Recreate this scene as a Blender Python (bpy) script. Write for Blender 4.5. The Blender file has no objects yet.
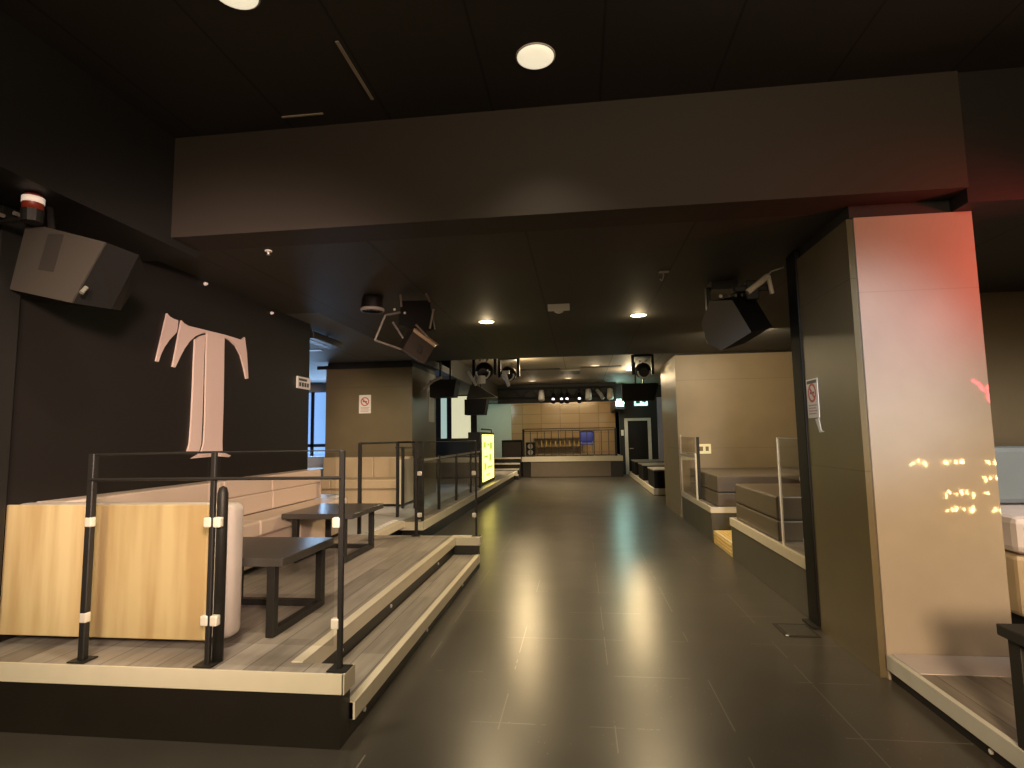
import bpy, bmesh, math, random
from mathutils import Vector, Matrix
random.seed(7)
SC = bpy.context.scene
COL = SC.collection
PI = math.pi

# ------------------------------------------------------------------ materials
MATS = {}
def mat(name, col, rough=0.5, spec=0.5, metal=0.0, emit=None, estr=0.0, var=0.12, vscale=6.0, bump=0.0, coat=0.0):
    if name in MATS: return MATS[name]
    m = bpy.data.materials.new(name); m.use_nodes = True
    nt = m.node_tree; b = nt.nodes['Principled BSDF']
    tc = nt.nodes.new('ShaderNodeTexCoord')
    nz = nt.nodes.new('ShaderNodeTexNoise'); nz.inputs['Scale'].default_value = vscale; nz.inputs['Detail'].default_value = 4
    nt.links.new(tc.outputs['Object'], nz.inputs['Vector'])
    mx = nt.nodes.new('ShaderNodeMix'); mx.data_type = 'RGBA'
    mx.inputs[6].default_value = (*[c*(1-var) for c in col], 1); mx.inputs[7].default_value = (*[min(1, c*(1+var)) for c in col], 1)
    nt.links.new(nz.outputs['Fac'], mx.inputs[0]); nt.links.new(mx.outputs[2], b.inputs['Base Color'])
    b.inputs['Roughness'].default_value = rough; b.inputs['Metallic'].default_value = metal
    b.inputs['Specular IOR Level'].default_value = spec
    if coat: b.inputs['Coat Weight'].default_value = coat; b.inputs['Coat Roughness'].default_value = 0.12
    if emit:
        b.inputs['Emission Color'].default_value = (*emit, 1); b.inputs['Emission Strength'].default_value = estr
    if bump:
        bp = nt.nodes.new('ShaderNodeBump'); bp.inputs['Strength'].default_value = bump; bp.inputs['Distance'].default_value = 0.01
        nt.links.new(nz.outputs['Fac'], bp.inputs['Height']); nt.links.new(bp.outputs['Normal'], b.inputs['Normal'])
    MATS[name] = m
    return m

def nodes(m):
    nt = m.node_tree
    def N(t, **k):
        n = nt.nodes.new(t)
        for a, v in k.items(): setattr(n, a, v)
        return n
    def math_(op, a, b=None):
        n = N('ShaderNodeMath', operation=op)
        for i, v in enumerate((a, b)):
            if v is None: continue
            if isinstance(v, (int, float)): n.inputs[i].default_value = v
            else: nt.links.new(v, n.inputs[i])
        return n.outputs[0]
    return nt, N, math_

def floor_mat():
    m = bpy.data.materials.new('black_floor_tiles'); m.use_nodes = True
    nt, N, M = nodes(m); b = nt.nodes['Principled BSDF']
    tc = N('ShaderNodeTexCoord'); sp = N('ShaderNodeSeparateXYZ'); nt.links.new(tc.outputs['Object'], sp.inputs[0])
    def line(o, off, per, w):
        t = M('DIVIDE', M('SUBTRACT', o, off), per)
        f = M('FRACT', t); d = M('ABSOLUTE', M('SUBTRACT', f, 0.5))
        return M('GREATER_THAN', d, 0.5 - w/per)
    g = M('MAXIMUM', line(sp.outputs[0], -0.76+0.3, 0.6, .0035), line(sp.outputs[1], 2.757+0.315, 0.63, .0035))
    nz = N('ShaderNodeTexNoise'); nz.inputs['Scale'].default_value = 1.6; nz.inputs['Detail'].default_value = 6
    nt.links.new(tc.outputs['Object'], nz.inputs['Vector'])
    gm = M('MULTIPLY', g, M('MULTIPLY', M('GREATER_THAN', nz.outputs['Fac'], 0.51), 0.6))
    sc = N('ShaderNodeTexNoise'); sc.inputs['Scale'].default_value = 55; sc.inputs['Detail'].default_value = 3
    nt.links.new(tc.outputs['Object'], sc.inputs['Vector'])
    spk = M('MULTIPLY', M('GREATER_THAN', sc.outputs['Fac'], 0.70), M('GREATER_THAN', nz.outputs['Fac'], 0.52))
    mx = N('ShaderNodeMix', data_type='RGBA')
    mx.inputs[6].default_value = (.016, .015, .0145, 1); mx.inputs[7].default_value = (.055, .049, .042, 1)
    nt.links.new(nz.outputs['Fac'], mx.inputs[0])
    m2 = N('ShaderNodeMix', data_type='RGBA'); m2.inputs[7].default_value = (.20, .18, .15, 1)
    nt.links.new(mx.outputs[2], m2.inputs[6]); nt.links.new(M('MAXIMUM', gm, M('MULTIPLY', spk, .8)), m2.inputs[0])
    nt.links.new(m2.outputs[2], b.inputs['Base Color'])
    rz = N('ShaderNodeTexNoise'); rz.inputs['Scale'].default_value = 2.2; rz.inputs['Detail'].default_value = 1.5
    nt.links.new(tc.outputs['Object'], rz.inputs['Vector'])
    nt.links.new(M('ADD', M('MULTIPLY', rz.outputs['Fac'], 0.07), 0.264), b.inputs['Roughness'])
    b.inputs['Specular IOR Level'].default_value = 0.55
    b.inputs['Sheen Weight'].default_value = .085; b.inputs['Sheen Roughness'].default_value = .45; b.inputs['Sheen Tint'].default_value = (.95, .82, .58, 1)
    return m

def wood_mat(name, dark, light, w=0.16):
    m = bpy.data.materials.new(name); m.use_nodes = True
    nt, N, M = nodes(m); b = nt.nodes['Principled BSDF']
    tc = N('ShaderNodeTexCoord'); sp = N('ShaderNodeSeparateXYZ'); nt.links.new(tc.outputs['Object'], sp.inputs[0])
    t = M('DIVIDE', sp.outputs[0], w); idx = M('FLOOR', t); fr = M('FRACT', t)
    wn = N('ShaderNodeTexWhiteNoise', noise_dimensions='2D'); cb = N('ShaderNodeCombineXYZ')
    yy = M('FLOOR', M('DIVIDE', M('ADD', sp.outputs[1], M('MULTIPLY', idx, 0.47)), 1.25))
    nt.links.new(idx, cb.inputs[0]); nt.links.new(yy, cb.inputs[1]); nt.links.new(cb.outputs[0], wn.inputs['Vector'])
    mp = N('ShaderNodeMapping'); mp.inputs['Scale'].default_value = (22, 2.2, 8); nt.links.new(tc.outputs['Object'], mp.inputs['Vector'])
    nz = N('ShaderNodeTexNoise'); nz.inputs['Scale'].default_value = 1.0; nz.inputs['Detail'].default_value = 6
    nt.links.new(mp.outputs[0], nz.inputs['Vector'])
    f = M('ADD', M('MULTIPLY', nz.outputs['Fac'], 0.9), M('SUBTRACT', M('MULTIPLY', wn.outputs['Value'], 0.5), 0.2))
    mx = N('ShaderNodeMix', data_type='RGBA'); mx.inputs[6].default_value = (*dark, 1); mx.inputs[7].default_value = (*light, 1)
    nt.links.new(f, mx.inputs[0])
    gap = M('LESS_THAN', fr, 0.03)
    m2 = N('ShaderNodeMix', data_type='RGBA'); m2.inputs[7].default_value = (*[c*.4 for c in dark], 1)
    nt.links.new(mx.outputs[2], m2.inputs[6]); nt.links.new(gap, m2.inputs[0])
    nt.links.new(m2.outputs[2], b.inputs['Base Color']); b.inputs['Roughness'].default_value = .42
    return m

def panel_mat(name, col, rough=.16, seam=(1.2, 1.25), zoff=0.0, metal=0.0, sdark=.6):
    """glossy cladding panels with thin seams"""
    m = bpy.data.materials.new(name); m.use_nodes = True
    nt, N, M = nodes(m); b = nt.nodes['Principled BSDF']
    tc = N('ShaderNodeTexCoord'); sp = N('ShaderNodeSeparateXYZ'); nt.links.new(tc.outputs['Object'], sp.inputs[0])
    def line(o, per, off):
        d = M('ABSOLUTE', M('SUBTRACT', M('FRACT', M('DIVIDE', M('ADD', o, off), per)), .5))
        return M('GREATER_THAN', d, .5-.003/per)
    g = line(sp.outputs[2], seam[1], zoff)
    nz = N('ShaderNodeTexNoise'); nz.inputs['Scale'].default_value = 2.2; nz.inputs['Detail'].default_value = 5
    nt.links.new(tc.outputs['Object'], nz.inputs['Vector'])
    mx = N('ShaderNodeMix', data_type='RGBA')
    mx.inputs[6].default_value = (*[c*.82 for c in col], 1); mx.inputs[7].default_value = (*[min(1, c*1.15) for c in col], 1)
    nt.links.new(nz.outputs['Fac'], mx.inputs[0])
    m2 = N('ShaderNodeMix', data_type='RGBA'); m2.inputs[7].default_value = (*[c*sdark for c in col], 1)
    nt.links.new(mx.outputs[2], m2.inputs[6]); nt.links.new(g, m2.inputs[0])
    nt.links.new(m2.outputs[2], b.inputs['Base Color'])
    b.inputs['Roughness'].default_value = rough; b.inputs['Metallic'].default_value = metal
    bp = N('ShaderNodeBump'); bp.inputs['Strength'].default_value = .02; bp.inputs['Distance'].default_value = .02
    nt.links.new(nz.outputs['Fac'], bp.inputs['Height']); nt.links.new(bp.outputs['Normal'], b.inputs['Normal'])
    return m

def tile_mat(name, a, c, s):
    m = bpy.data.materials.new(name); m.use_nodes = True
    nt, N, M = nodes(m); b = nt.nodes['Principled BSDF']
    tc = N('ShaderNodeTexCoord'); mp = N('ShaderNodeMapping'); mp.inputs['Rotation'].default_value = (PI/2, 0, 0)
    nt.links.new(tc.outputs['Object'], mp.inputs['Vector'])
    br = N('ShaderNodeTexBrick'); br.offset = 0; br.inputs['Scale'].default_value = s; br.inputs['Mortar Size'].default_value = .012
    br.inputs['Color1'].default_value = (*a, 1); br.inputs['Color2'].default_value = (*c, 1); br.inputs['Mortar'].default_value = (*[x*.7 for x in a], 1)
    br.inputs['Brick Width'].default_value = .5; br.inputs['Row Height'].default_value = .25
    nt.links.new(mp.outputs[0], br.inputs['Vector']); nt.links.new(br.outputs['Color'], b.inputs['Base Color'])
    b.inputs['Roughness'].default_value = .22
    return m

def ceil_mat(name, col, off, per, axis=0):
    m = bpy.data.materials.new(name); m.use_nodes = True
    nt, N, M = nodes(m); b = nt.nodes['Principled BSDF']
    tc = N('ShaderNodeTexCoord'); sp = N('ShaderNodeSeparateXYZ'); nt.links.new(tc.outputs['Object'], sp.inputs[0])
    d = M('ABSOLUTE', M('SUBTRACT', M('FRACT', M('DIVIDE', M('ADD', sp.outputs[axis], off), per)), .5))
    g = M('GREATER_THAN', d, 0.5-.008/per)
    nz = N('ShaderNodeTexNoise'); nz.inputs['Scale'].default_value = 1.3; nz.inputs['Detail'].default_value = 5
    nt.links.new(tc.outputs['Object'], nz.inputs['Vector'])
    mx = N('ShaderNodeMix', data_type='RGBA')
    mx.inputs[6].default_value = (*[c*.8 for c in col], 1); mx.inputs[7].default_value = (*[c*1.2 for c in col], 1)
    nt.links.new(nz.outputs['Fac'], mx.inputs[0])
    m2 = N('ShaderNodeMix', data_type='RGBA'); m2.inputs[7].default_value = (*[c*.3 for c in col], 1)
    nt.links.new(mx.outputs[2], m2.inputs[6]); nt.links.new(g, m2.inputs[0])
    nt.links.new(m2.outputs[2], b.inputs['Base Color']); b.inputs['Roughness'].default_value = .68
    return m

def glass_mat(name, tint, gloss=.06, rough=0.03):
    m = bpy.data.materials.new(name); m.use_nodes = True
    nt, N, M = nodes(m)
    for n in list(nt.nodes):
        if n.type == 'BSDF_PRINCIPLED': nt.nodes.remove(n)
    out = [n for n in nt.nodes if n.type == 'OUTPUT_MATERIAL'][0]
    tr = N('ShaderNodeBsdfTransparent'); tr.inputs[0].default_value = (*tint, 1)
    gl = N('ShaderNodeBsdfGlossy'); gl.inputs['Roughness'].default_value = rough; gl.inputs[0].default_value = (1, 1, 1, 1)
    fr = N('ShaderNodeFresnel'); fr.inputs[0].default_value = 1.45; ge = N('ShaderNodeNewGeometry')
    mx = N('ShaderNodeMixShader'); nt.links.new(M('MULTIPLY', fr.outputs[0], M('SUBTRACT', 1.0, ge.outputs['Backfacing'])), mx.inputs[0])
    nt.links.new(tr.outputs[0], mx.inputs[1]); nt.links.new(gl.outputs[0], mx.inputs[2]); nt.links.new(mx.outputs[0], out.inputs[0])
    return m

M_FLOOR = floor_mat()
M_WOOD = wood_mat('grey_oak_planks', (.115, .10, .088), (.38, .34, .30))
M_PANEL = panel_mat('shaded_gloss_panels', (.145, .115, .065), .40)  # laminate of the tan panels, darkened in colour for shade
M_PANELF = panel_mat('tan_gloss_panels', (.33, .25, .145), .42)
M_LITPANEL = panel_mat('lit_gloss_panels', (.40, .345, .29), .025, seam=(1.2, 2.6), zoff=.2, sdark=.88)  # same laminate again, lightened in colour for the lit front
M_CEILU = ceil_mat('black_ceiling_boards', (.030, .025, .021), .17+.365-.73*.5+.365, .73)
M_CEIL = ceil_mat('black_ceiling_paint', (.040, .036, .029), .35, 1.2)
M_CEILF = ceil_mat('brown_grey_ceiling_paint', (.17, .14, .10), .35, 1.2)
M_CEILL = ceil_mat('slate_ceiling', (.12, .125, .13), .35, 1.2)  # lighter and bluer than the ceiling around it
M_BEAM = mat('brown_beam_paint', (.036, .028, .021), .75, var=.10, vscale=1.5)
M_BLACK = mat('black_wall_paint', (.0105, .0085, .008), .5, spec=.35, var=.15, vscale=2, bump=.03)
M_VBLACK = mat('matt_black_paint', (.012, .011, .010), .6)
M_METAL = mat('black_metal', (.014, .013, .012), .48, spec=.35, var=.1)
M_TRIM = mat('cream_edge_trim', (.62, .56, .44), .4, var=.07, vscale=9)
M_FASCIA = mat('black_brown_fascia', (.0115, .009, .0065), .45, var=.35, vscale=5)
M_FASCB = mat('dark_brown_step_fascia', (.075, .068, .050), .4, var=.2, vscale=4)
M_VINYL = mat('cream_vinyl', (.60, .49, .41), .45, var=.05, vscale=5, bump=.04)
M_GVINYL = mat('grey_cream_vinyl', (.52, .48, .43), .5, var=.07, vscale=7)
def stained():
    m = mat('stained_cream_board', (.62, .49, .27), .5, var=.10, vscale=3)
    nt, N, M = nodes(m); b = nt.nodes['Principled BSDF']
    tc = N('ShaderNodeTexCoord'); mp = N('ShaderNodeMapping'); mp.inputs['Scale'].default_value = (9, 1, .8)
    nt.links.new(tc.outputs['Object'], mp.inputs['Vector'])
    nz = N('ShaderNodeTexNoise'); nz.inputs['Scale'].default_value = 1; nz.inputs['Detail'].default_value = 5
    nt.links.new(mp.outputs[0], nz.inputs['Vector'])
    rp = N('ShaderNodeValToRGB'); rp.color_ramp.elements[0].position = .38; rp.color_ramp.elements[1].position = .62
    rp.color_ramp.elements[0].color = (.44, .32, .155, 1); rp.color_ramp.elements[1].color = (.57, .46, .25, 1)
    nt.links.new(nz.outputs['Fac'], rp.inputs[0]); nt.links.new(rp.outputs[0], b.inputs['Base Color'])
    return m
M_BOARD = stained()
M_LEATHER = mat('brown_grey_leather', (.105, .082, .060), .38, var=.12, vscale=8, bump=.03)
M_TAN = mat('tan_vinyl', (.44, .34, .22), .45, var=.08)
M_TABLE = mat('dark_grey_laminate', (.050, .046, .042), .28, var=.1)
M_PINK = mat('pale_pink_letter_paint', (.66, .52, .47), .5, var=.03)
M_GLASS = glass_mat('smoked_glass', (.94, .935, .92))
M_CLEAR = glass_mat('clear_glass', (.97, .985, .98))
M_WHITE = mat('white_plastic', (.75, .74, .70), .4, var=.04)
M_CLIP = mat('brushed_steel_clip', (.72, .68, .58), .35, metal=.3, var=.05, emit=None)
M_SPK = mat('black_speaker_cabinet', (.006, .0052, .005), .6, spec=.25)
M_GRILLE = mat('grey_speaker_grille', (.052, .045, .037), .6, var=.05, vscale=60)
M_RED = mat('red_plastic', (.22, .03, .015), .4)
M_SILVER = mat('silver_metal', (.6, .57, .5), .3, metal=.8)
M_LAMP = mat('lit_frosted_lamp', (.8, .75, .62), .4, emit=(1, .86, .60), estr=.85, var=.02)
M_DOWN = mat('lit_downlight_lens', (.9, .85, .7), .4, emit=(1, .80, .42), estr=9.0, var=.02)
M_GREY = mat('grey_paint', (.33, .31, .29), .5)
M_TEAL = mat('pale_green_plaster', (.36, .42, .34), .6, var=.05)
M_CREAMLIT = mat('lit_cream_glass', (.7, .68, .5), .3, emit=(.95, .92, .60), estr=.62, var=.02)
M_TEALLIT = mat('lit_teal_glass', (.5, .6, .55), .3, emit=(.56, .78, .70), estr=.55, var=.02)
M_BLUEWIN = mat('daylight_window_glass', (.3, .4, .6), .2, emit=(.20, .42, .85), estr=1.0, var=.1, vscale=2)
M_YELLIT = mat('lit_yellow_panel', (.8, .75, .3), .4, emit=(1, .80, .18), estr=3.0, var=.05)
M_GREENINK = mat('green_ink', (.30, .45, .10), .5, emit=(.55, .7, .08), estr=1.0)
M_BLUE = mat('blue_plastic', (.05, .07, .36), .4)
M_DARKBLUE = mat('blue_black_paint', (.004, .009, .012), .5)
M_LILAC = mat('pale_lilac_paint', (.36, .34, .46), .5)
M_EXIT = mat('lit_exit_sign', (.6, .9, .8), .4, emit=(.45, 1, .85), estr=2.0, var=.02)
M_FLARE = mat('lit_emergency_lamp', (.7, .95, .85), .4, emit=(.55, 1, .82), estr=45, var=.02)
M_NEON = mat('lit_red_neon', (1, .1, .1), .4, emit=(1, .03, .06), estr=60, var=.02)
M_BULB = mat('lit_string_bulb', (1, .8, .4), .4, emit=(1, .72, .28), estr=120, var=.02)
M_SIGNRED = mat('red_sign_ink', (.55, .10, .09), .5)
M_INK = mat('black_ink', (.05, .05, .05), .5)
M_STAGEW = tile_mat('tan_stage_tiles', (.30, .21, .105), (.265, .18, .088), .6)
M_OLIVE = mat('olive_wall_paint', (.17, .145, .10), .4, var=.15, vscale=1.5)
M_SOFABLUE = mat('blue_grey_fabric', (.15, .19, .23), .7)
M_LILACW = mat('lilac_white_vinyl', (.62, .56, .57), .5)
M_MOSAIC = mat('cream_ribbed_strip', (.72, .60, .34), .4, var=.25, vscale=25)
M_STEPLIT = mat('window_lit_floor', (.46, .48, .52), .35, var=.05)  # bluish white of reflected window light put into the floor colour

# ------------------------------------------------------------------ mesh helper
class MB:
    def __init__(s): s.bm = bmesh.new()
    def box(s, x0, x1, y0, y1, z0, z1, bev=0.0, seg=2):
        vs = [s.bm.verts.new((x, y, z)) for z in (z0, z1) for y in (y0, y1) for x in (x0, x1)]
        fs = [s.bm.faces.new([vs[i] for i in q]) for q in ((0,2,3,1),(4,5,7,6),(0,1,5,4),(2,6,7,3),(0,4,6,2),(1,3,7,5))]
        if bev:
            es = list({e for f in fs for e in f.edges})
            bmesh.ops.bevel(s.bm, geom=es, offset=bev, segments=seg, profile=.5, affect='EDGES')
        return s
    def hexa(s, a, b):
        """two matching polygons joined by side faces"""
        va = [s.bm.verts.new(p) for p in a]; vb = [s.bm.verts.new(p) for p in b]; n = len(a)
        s.bm.faces.new(va[::-1]); s.bm.faces.new(vb)
        for i in range(n): s.bm.faces.new((va[i], va[(i+1)%n], vb[(i+1)%n], vb[i]))
        return s
    def prism(s, pts, ax, a, b):
        def p3(p, c):
            return {0: (c, p[0], p[1]), 1: (p[0], c, p[1]), 2: (p[0], p[1], c)}[ax]
        return s.hexa([p3(p, a) for p in pts], [p3(p, b) for p in pts])
    def tube(s, pts, r, n=10):
        pts = [Vector(p) for p in pts]
        rings = []
        for i, p in enumerate(pts):
            d = (pts[min(i+1, len(pts)-1)] - pts[max(i-1, 0)]).normalized()
            u = d.orthogonal().normalized() if not rings else (u - d*u.dot(d)).normalized()
            v = d.cross(u)
            rr = r[i] if isinstance(r, (list, tuple)) else r
            rings.append([s.bm.verts.new(p + (u*math.cos(2*PI*k/n) + v*math.sin(2*PI*k/n))*rr) for k in range(n)])
        for a, b in zip(rings, rings[1:]):
            for k in range(n): s.bm.faces.new((a[k], a[(k+1)%n], b[(k+1)%n], b[k]))
        s.bm.faces.new(rings[0][::-1]); s.bm.faces.new(rings[-1])
        return s
    def cyl(s, p, q, r, n=16): return s.tube([p, q], r, n)
    def lathe(s, c, prof, n=24, axis=(0,0,1)):
        a = Vector(axis).normalized(); u = a.orthogonal().normalized(); v = a.cross(u); c = Vector(c)
        rings = [[s.bm.verts.new(c + a*h + (u*math.cos(2*PI*k/n)+v*math.sin(2*PI*k/n))*max(r, 1e-4)) for k in range(n)] for r, h in prof]
        for A, B in zip(rings, rings[1:]):
            for k in range(n): s.bm.faces.new((A[k], A[(k+1)%n], B[(k+1)%n], B[k]))
        s.bm.faces.new(rings[0][::-1]); s.bm.faces.new(rings[-1])
        return s
    def build(s, name, m, parent=None, smooth=False):
        bmesh.ops.recalc_face_normals(s.bm, faces=s.bm.faces)
        off = Vector((0, 0, 0)); p = parent
        while p is not None: off += p.location; p = p.parent
        for v in s.bm.verts: v.co -= off
        me = bpy.data.meshes.new(name); s.bm.to_mesh(me); s.bm.free()
        if smooth:
            for p_ in me.polygons: p_.use_smooth = True
        me.materials.append(m)
        o = bpy.data.objects.new(name, me); COL.objects.link(o)
        if parent is not None: o.parent = parent
        return o

def B(name, m, x0, x1, y0, y1, z0, z1, parent=None, bev=0.0):
    return MB().box(x0, x1, y0, y1, z0, z1, bev).build(name, m, parent)
def struct(o): o['kind'] = 'structure'; return o
def tag(o, label, cat, group=None):
    o['label'] = label; o['category'] = cat
    if group: o['group'] = group
    return o
def thing(name, label, cat, loc, group=None):
    o = bpy.data.objects.new(name, None); o.location = loc; o.empty_display_size = .1; COL.objects.link(o)
    return tag(o, label, cat, group)
def dup(root, loc, rot=None, label=None, group=None):
    r = root.copy(); COL.objects.link(r); r.location = loc
    if rot is not None: r.rotation_euler = rot
    if label: r['label'] = label
    if group: r['group'] = group
    for ch in list(root.children):
        c = ch.copy(); COL.objects.link(c); c.parent = r
        for g in list(ch.children):
            d = g.copy(); COL.objects.link(d); d.parent = c
    return r

# ------------------------------------------------------------------ camera
cam = bpy.data.cameras.new('camera'); co = bpy.data.objects.new('camera', cam); COL.objects.link(co)
yaw, pitch, roll = .119004, .0955053, -.0160506
fw = Vector((-math.sin(yaw)*math.cos(pitch), math.cos(yaw)*math.cos(pitch), math.sin(pitch)))
rt = Vector((math.cos(yaw), math.sin(yaw), 0)); up = rt.cross(fw)
r2 = rt*math.cos(roll) + up*math.sin(roll); u2 = -rt*math.sin(roll) + up*math.cos(roll)
mw = Matrix((r2, u2, -fw)).transposed().to_4x4(); mw.translation = (0, 0, 1.5)
co.matrix_world = mw
cam.sensor_width = 36; cam.lens = 557.6*36/1024; cam.clip_start = .05; cam.clip_end = 200
SC.camera = co

P = .355; XL = -1.18; XR = 1.787; ZC = 2.99; ZU = 3.75; YB = 3.62; WL = -3.4

# ------------------------------------------------------------------ room shell
struct(B('floor', M_FLOOR, -9.2, 8.2, -5.2, 26, -.15, 0))
struct(B('ceiling', M_CEILU, -9.2, 8.2, -5.2, YB+.3, ZU, ZU+.15))
struct(B('ceiling_middle', M_CEIL, -3.0, 8.2, YB+.302, 10.4, ZC, ZC+.15))
struct(B('ceiling_left_near', M_CEIL, -9.2, -3.002, YB+.302, 6.1, ZC, ZC+.15))
struct(B('ceiling_left', M_CEILL, -9.2, -3.002, 6.102, 13.0, ZC, ZC+.15))
struct(B('ceiling_left_far', M_CEIL, -9.2, -3.002, 13.002, 26, ZC, 3.6))
struct(B('trim_5', M_VBLACK, -9.2, -3.002, 12.9, 13.0, ZC+.151, 3.6))
struct(B('ceiling_far', M_CEILF, -3.0, 8.2, 10.25, 26, 3.45, 3.6))
struct(B('ceiling_beam', M_BEAM, -2.92, 2.42, YB, YB+.3, ZC, ZU))
struct(B('trim_1', M_VBLACK, WL, -2.921, -5.2, YB+.3, 2.93, ZU))          # left soffit
struct(B('trim_2', M_VBLACK, 2.421, 8.2, YB+.02, YB+.3, 2.9, ZU))          # black header right
struct(B('trim_3', M_VBLACK, -3.0, 8.2, 10.245, 10.4, ZC+.151, 3.45))      # edge where the low ceiling stops
struct(B('wall_left', M_BLACK, WL-.2, WL, -5.2, 6.7, 0, ZU))
struct(B('wall_far_left', M_BLACK, -9.2, -9.0, 6.5, 15.2, 0, ZC+.1))
struct(B('wall_back', M_BLACK, -9.2, 8.2, -5.4, -5.2, 0, ZU))
struct(B('wall_right', M_OLIVE, 8.0, 8.2, -5.2, 26, 0, ZU))
struct(B('wall_right_back', M_OLIVE, 3.2, 8.0, 6.55, 6.75, 0, ZC))
struct(B('wall_behind', M_BLACK, -9.0, WL-.2, 6.5, 6.7, 0, ZC))
struct(B('wall_stage', M_STAGEW, -3.0, 1.55, 24.6, 24.8, 0, 3.45))
struct(B('wall_far_right', M_DARKBLUE, 1.551, 8.0, 22.2, 22.4, 0, 3.45))
struct(B('wall_far_back', M_TEAL, -9.0, -3.001, 24.6, 24.8, 0, 3.45))
struct(B('wall_far_side', M_BLACK, -9.2, -9.0, 15.2, 26, 0, 3.45))
# far-left daylight window wall
wy = 14.0
struct(MB().box(-9.0, -7.6, wy, wy+.2, 0, ZC).box(-5.6, -4.9, wy, wy+.2, 0, ZC).box(-7.6, -5.6, wy, wy+.2, 0, .9).box(-7.6, -5.6, wy, wy+.2, 2.78, ZC).build('wall_window', M_GREY))
w1 = struct(MB().box(-7.6, -7.52, wy+.02, wy+.12, .9, 2.78).box(-5.68, -5.6, wy+.02, wy+.12, .9, 2.78).box(-7.05, -6.97, wy+.02, wy+.12, .9, 2.78).box(-6.3, -6.22, wy+.02, wy+.12, .9, 2.78)
       .box(-7.6, -5.6, wy+.02, wy+.12, 1.33, 1.41).box(-7.6, -5.6, wy+.02, wy+.12, .9, .98).build('window_1', M_METAL))
MB().box(-7.59, -5.61, wy+.06, wy+.08, .91, 2.77).build('glass', M_BLUEWIN, w1)

# ------------------------------------------------------------------ main pillars
def column(name, label, x0, x1, y0, y1, z1, m, mf=None, plinth=True, cap=ZC):
    t = thing(name, label, 'column', ((x0+x1)/2, (y0+y1)/2, 0))
    B('shaft', m, x0, x1, y0+(.022 if mf else 0), y1, 0, z1, t)
    if mf: B('front_panel', mf, x0+.036, x1, y0, y0+.02, .0, z1, t)
    if cap > z1+.01: B('cap', M_VBLACK, x0+.02, x1-.02, y0+.02, y1-.02, z1, cap-.002, t)  # black block in place of the shadow gap below the ceiling
    return t
nearc = column('column', 'nearest column with glossy tan panels, front coloured as lit and side as shaded, on the right', XR, 2.535, 3.79, 4.66, 2.9, M_PANEL, M_LITPANEL)
farc = column('column', 'wide tan glossy column behind the grey benches on the right', XR, 3.95, 10.55, 12.4, 2.965, M_PANELF)
leftc = column('column', 'khaki panelled column with a no smoking sign, behind the far beige bench', -4.83, -3.12, 10.2, 11.95, 2.88, M_PANEL)
B('header_strip', M_VBLACK, -5.0, -3.1, 10.17, 10.199, 2.86, 2.93, leftc)
B('switch_panel', M_TRIM, -3.118, -3.10, 11.35, 11.75, 1.85, 2.5, leftc)

# right: black pipe post at the near column
pp = thing('pipe_post', 'black vertical pole from floor to ceiling beside the near column', 'pole', (XR-.02, 4.76, 0))
B('pole', mat('dead_black_metal', (.006, .0055, .005), .6, spec=.2), XR-.014, XR+.05, 4.665, 4.862, .02, ZC-.01, pp, .01)
B('base_plate', M_METAL, XR-.06, XR+.05, 4.662, 4.866, .002, .02, pp)

# ------------------------------------------------------------------ no-smoking signs and small signs
def sign_nosmoking(label, o, ux, uz, nrm, w, h, header):
    """o: centre; ux: unit vector to the sign's right; nrm: unit vector towards the viewer"""
    o, ux, nrm = Vector(o), Vector(ux), Vector(nrm); uz = Vector((0, 0, 1))
    t = thing('no_smoking_sign', label, 'sign', o)
    def slab(pts, d0, d1):
        return ([o+ux*a+uz*b+nrm*d0 for a, b in pts], [o+ux*a+uz*b+nrm*d1 for a, b in pts])
    def rect(a0, a1, b0, b1): return [(a0, b0), (a1, b0), (a1, b1), (a0, b1)]
    MB().hexa(*slab(rect(-w/2, w/2, -h/2, h/2), 0.001, .006)).build('board', M_WHITE, t)
    R = w*.36; cy = h*.14; rg = MB(); n = 24
    for k in range(n):
        a, b = 2*PI*k/n, 2*PI*(k+1)/n
        q = [(R*math.cos(a), cy+R*math.sin(a)), (R*math.cos(b), cy+R*math.sin(b)), (R*.76*math.cos(b), cy+R*.76*math.sin(b)), (R*.76*math.cos(a), cy+R*.76*math.sin(a))]
        rg.hexa(*slab(q, .006, .008))
    c = R*.62; d = R*.1
    rg.hexa(*slab([(-c-d, cy+c-d), (-c+d, cy+c+d), (c+d, cy-c+d), (c-d, cy-c-d)], .007, .0085))
    rg.build('red_ring', M_SIGNRED, t)
    MB().hexa(*slab(rect(-R*.5, R*.5, cy-R*.11, cy+R*.11), .006, .0075)).build('cigarette', M_INK, t)
    tx = MB()
    for k in range(4):
        b = -h*.18 - k*h*.07
        tx.hexa(*slab(rect(-w*.36, w*(.36-.08*(k % 2)), b-h*.016, b+h*.016), .006, .0075))
    tx.build('text_lines', mat('faded_red_ink', (.5, .32, .30), .5), t)
    if header: MB().hexa(*slab(rect(-w*.42, w*.42, h*.38, h*.46), .006, .0075)).build('header', M_INK, t)
    return t
sign_nosmoking('white no smoking sign on the khaki column at left', (-4.045, 10.199, 2.175), (1, 0, 0), None, (0, -1, 0), .235, .35, False)
sign_nosmoking('white no smoking sign on the shaded side of the near column at right', (XR, 4.52, 1.762), (0, -1, 0), None, (-1, 0, 0), .205, .30, True)
MB().prism([(4.50, 1.60), (4.44, 1.61), (4.41, 1.52), (4.36, 1.505), (4.44, 1.50)], 0, XR-.004, XR).build('paper_tape', M_WHITE)
tag(bpy.data.objects['paper_tape'], 'torn strip of pale tape hanging below the right no smoking sign', 'tape')
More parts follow.
